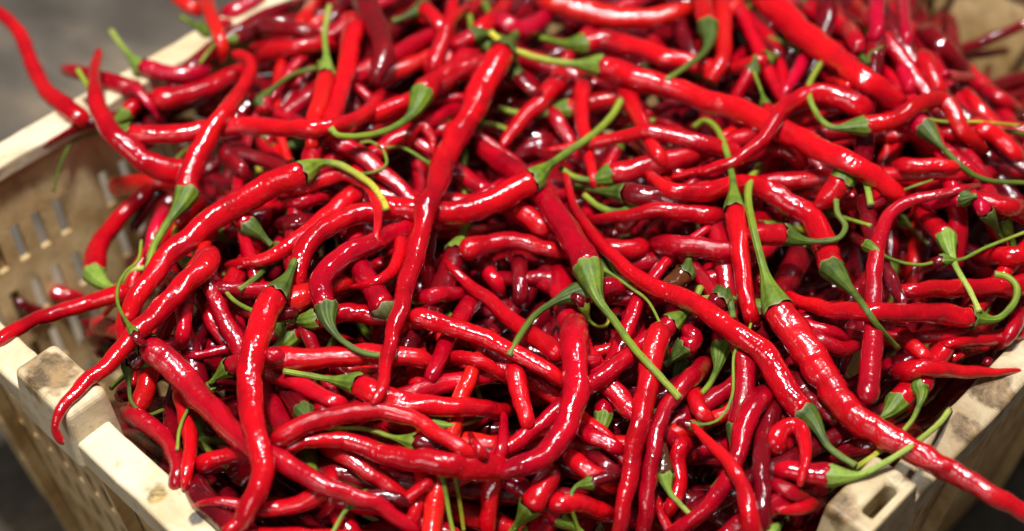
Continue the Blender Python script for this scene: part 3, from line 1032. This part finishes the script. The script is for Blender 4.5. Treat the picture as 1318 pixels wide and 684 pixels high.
6.1|31 9|r|725,462 690,434 665,418 650,405 623,381 590,355 567,328||g|red chili with narrow blunt tip between two sloping ones|the narrow blunt tip
5.3|26 20|c|533,391 563,379 600,378||g|
5.2|29 22|b|884,350 870,362 850,375|886,340 887,333|k|dark chili seen end on with a brown round cap
5|30 22|d|928,385 915,400 900,415|930,376 940,392 944,410|k|*
5.4|30 24|c|880,448 892,436 880,420|870,458 855,470|k|*
6.6|12 9|d|772,345 765,335 755,325|790,355 812,371 834,388 851,421 860,458|g|*
6.5|16 12|d|752,395 745,385 735,380|758,412 770,421 782,417 783,403|y|*
5|24 20|d|667,330 669,360 670,398||g|
6.4|30 24|r|665,262 693,290 712,300||g|
5.1|28 22|c|620,333 632,355 648,382||g|
3|20 12|d|60,405 40,400 18,384||g|
3|24 18|c|65,374 85,380 110,386||g|
5.9|26 18|p|1128,-20 1128,15 1128,40 1115,55||g|
5.8|19 14|p|1160,-20 1163,20 1168,65||g|
6|22 16|p|1160,85 1168,100 1172,122||g|
6|25 18|r|1184,68 1205,108 1217,130||g|
5.7|15 10|p|1208,96 1230,99 1256,98||g|
5.5|30 22|d|1185,35 1215,65 1250,98||g|
5.8|14 10|d|1105,70 1095,60 1090,45|1118,82 1119,70 1136,60|k|*
6|13 9|d|1110,85 1100,88 1090,88|1138,84 1160,78 1182,66|y|*
5.4|26 18|c|1265,115 1290,128 1315,145||g|
6.2|27 20|r|1246,158 1288,180 1318,210||g|
6.2|15 10|o|1064,105 1080,107 1098,118||g|
5.9|28 22|c|1088,32 1100,48 1108,70||g|
6|20 14|p|1038,72 1025,95 1005,128|1015,58 990,48|k|*
5.8|24 18|r|1150,214 1200,213 1240,216||g|
6|24 18|p|1243,255 1215,258 1186,263|1257,252|k|*
5.9|24 18|p|1270,275 1262,265 1255,255|1280,290 1290,310|k|*
5.2|30 22|r|1340,326 1300,330 1250,333||g|
5.8|16 12|d|1215,300 1200,298 1190,296|1232,301 1271,301|k|*
5.9|16 10|r|1160,285 1145,280 1130,275|1175,295 1195,316|l|*
5.6|24 18|r|987,77 945,88 915,90|1000,72|g|
5.8|22 16|c|970,90 950,120 945,140|973,72|k|*
5.8|14 10|r|985,135 990,150 990,160|980,118 970,92|g|*
6|26 20|r|545,10 560,25 575,45|525,20 505,28|k|*
6|30 22|r|610,50 640,20 660,-5||g|
6|28 20|p|640,20 665,38 690,30 720,5||g|
5.7|26 20|r|870,95 840,55 830,40||g|
5.6|26 18|r|1040,215 1010,195 990,200||g|
5.9|28 20|c|690,120 670,100 640,110||g|
5.6|28 20|r|1318,268 1270,262 1230,240||g|
5.6|26 18|c|1318,395 1300,430 1280,450||g|
5.5|26 20|r|1150,420 1180,450 1200,470||g|
5.5|26 20|c|1040,430 1080,450 1110,440||g|
5.8|10 8|d|1110,430 1120,420 1130,415|1100,443 1085,452|g|*
'''


def pts(s):
    return [tuple(float(q) for q in w.split(',')) for w in s.split()]


rows, LANDMARKS = [], []
for ln in DATA.strip().splitlines():
    if not ln.strip() or ln.startswith('#'):
        continue
    f = [x.strip() for x in ln.split('|')]
    rows.append((float(f[0]), f))
rows.sort(key=lambda r_: r_[0])
for _, f in rows:
    w0, w1 = [float(q) * (0.90 if float(f[1].split()[0]) > 20 else 1.0) for q in f[1].split()]
    lab = f[6] if len(f) > 6 and f[6] else None
    tone = f[2]
    brk = 'x' in tone
    tone = tone.replace('x', '')
    st = pts(f[4]) if f[4] else None
    if lab == '*':
        lab = None
    line = pts(f[3])
    chili(line, st, w0, w1, tone, f[5] or 'g', lab, broken=brk)
    if len(f) > 7:
        LANDMARKS.append((spline(line, 12.0), f[7]))

# name the half buried ones by their colour, their stem and the chili they lie next to
TONE = {'r': 'red', 'c': 'crimson', 'd': 'dark red', 'o': 'scarlet', 'p': 'rosy', 'b': 'brownish'}
STONE = {'g': 'green', 'k': 'dark green', 'y': 'yellowish', 'l': 'pale green', 'w': 'withered'}
frame = ID[int((-10 - V0) / GS):int((700 - V0) / GS), int((-20 - U0) / GS):int((1340 - U0) / GS)]
seen = np.bincount(frame[frame >= 0], minlength=len(JOBS))
shown = {}
for i, job in enumerate(JOBS):
    if job['label'] is None:
        if seen[i] < 32:
            job['drop'] = True
            continue
        yy, xx = np.nonzero(frame == i)
        c = np.array([xx.mean() * GS - 20, yy.mean() * GS - 10])
        mark = min(LANDMARKS, key=lambda m_: np.linalg.norm(m_[0] - c, axis=1).min())[1]
        if job['stem']:
            job['label'] = '%s chili, %s stem, half buried by %s' % (TONE[job['tone']], STONE[job['stone']], mark)
        else:
            job['label'] = '%s chili, stem unseen, half buried by %s' % (TONE[job['tone']], mark)
    shown.setdefault(job['label'], []).append(job)
for lab, same in shown.items():
    if len(same) > 1:
        for job in same:
            job['group'] = lab.replace(' half buried', '', 1)
for job in JOBS:
    if job.get('drop'):
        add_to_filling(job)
    else:
        build(job)
core = link_mesh('chili_filling', np.vstack(STUFF['v']), STUFF['f'], FRUIT['d'])  # dark red throughout, so the colour itself deepens the shade in the gaps
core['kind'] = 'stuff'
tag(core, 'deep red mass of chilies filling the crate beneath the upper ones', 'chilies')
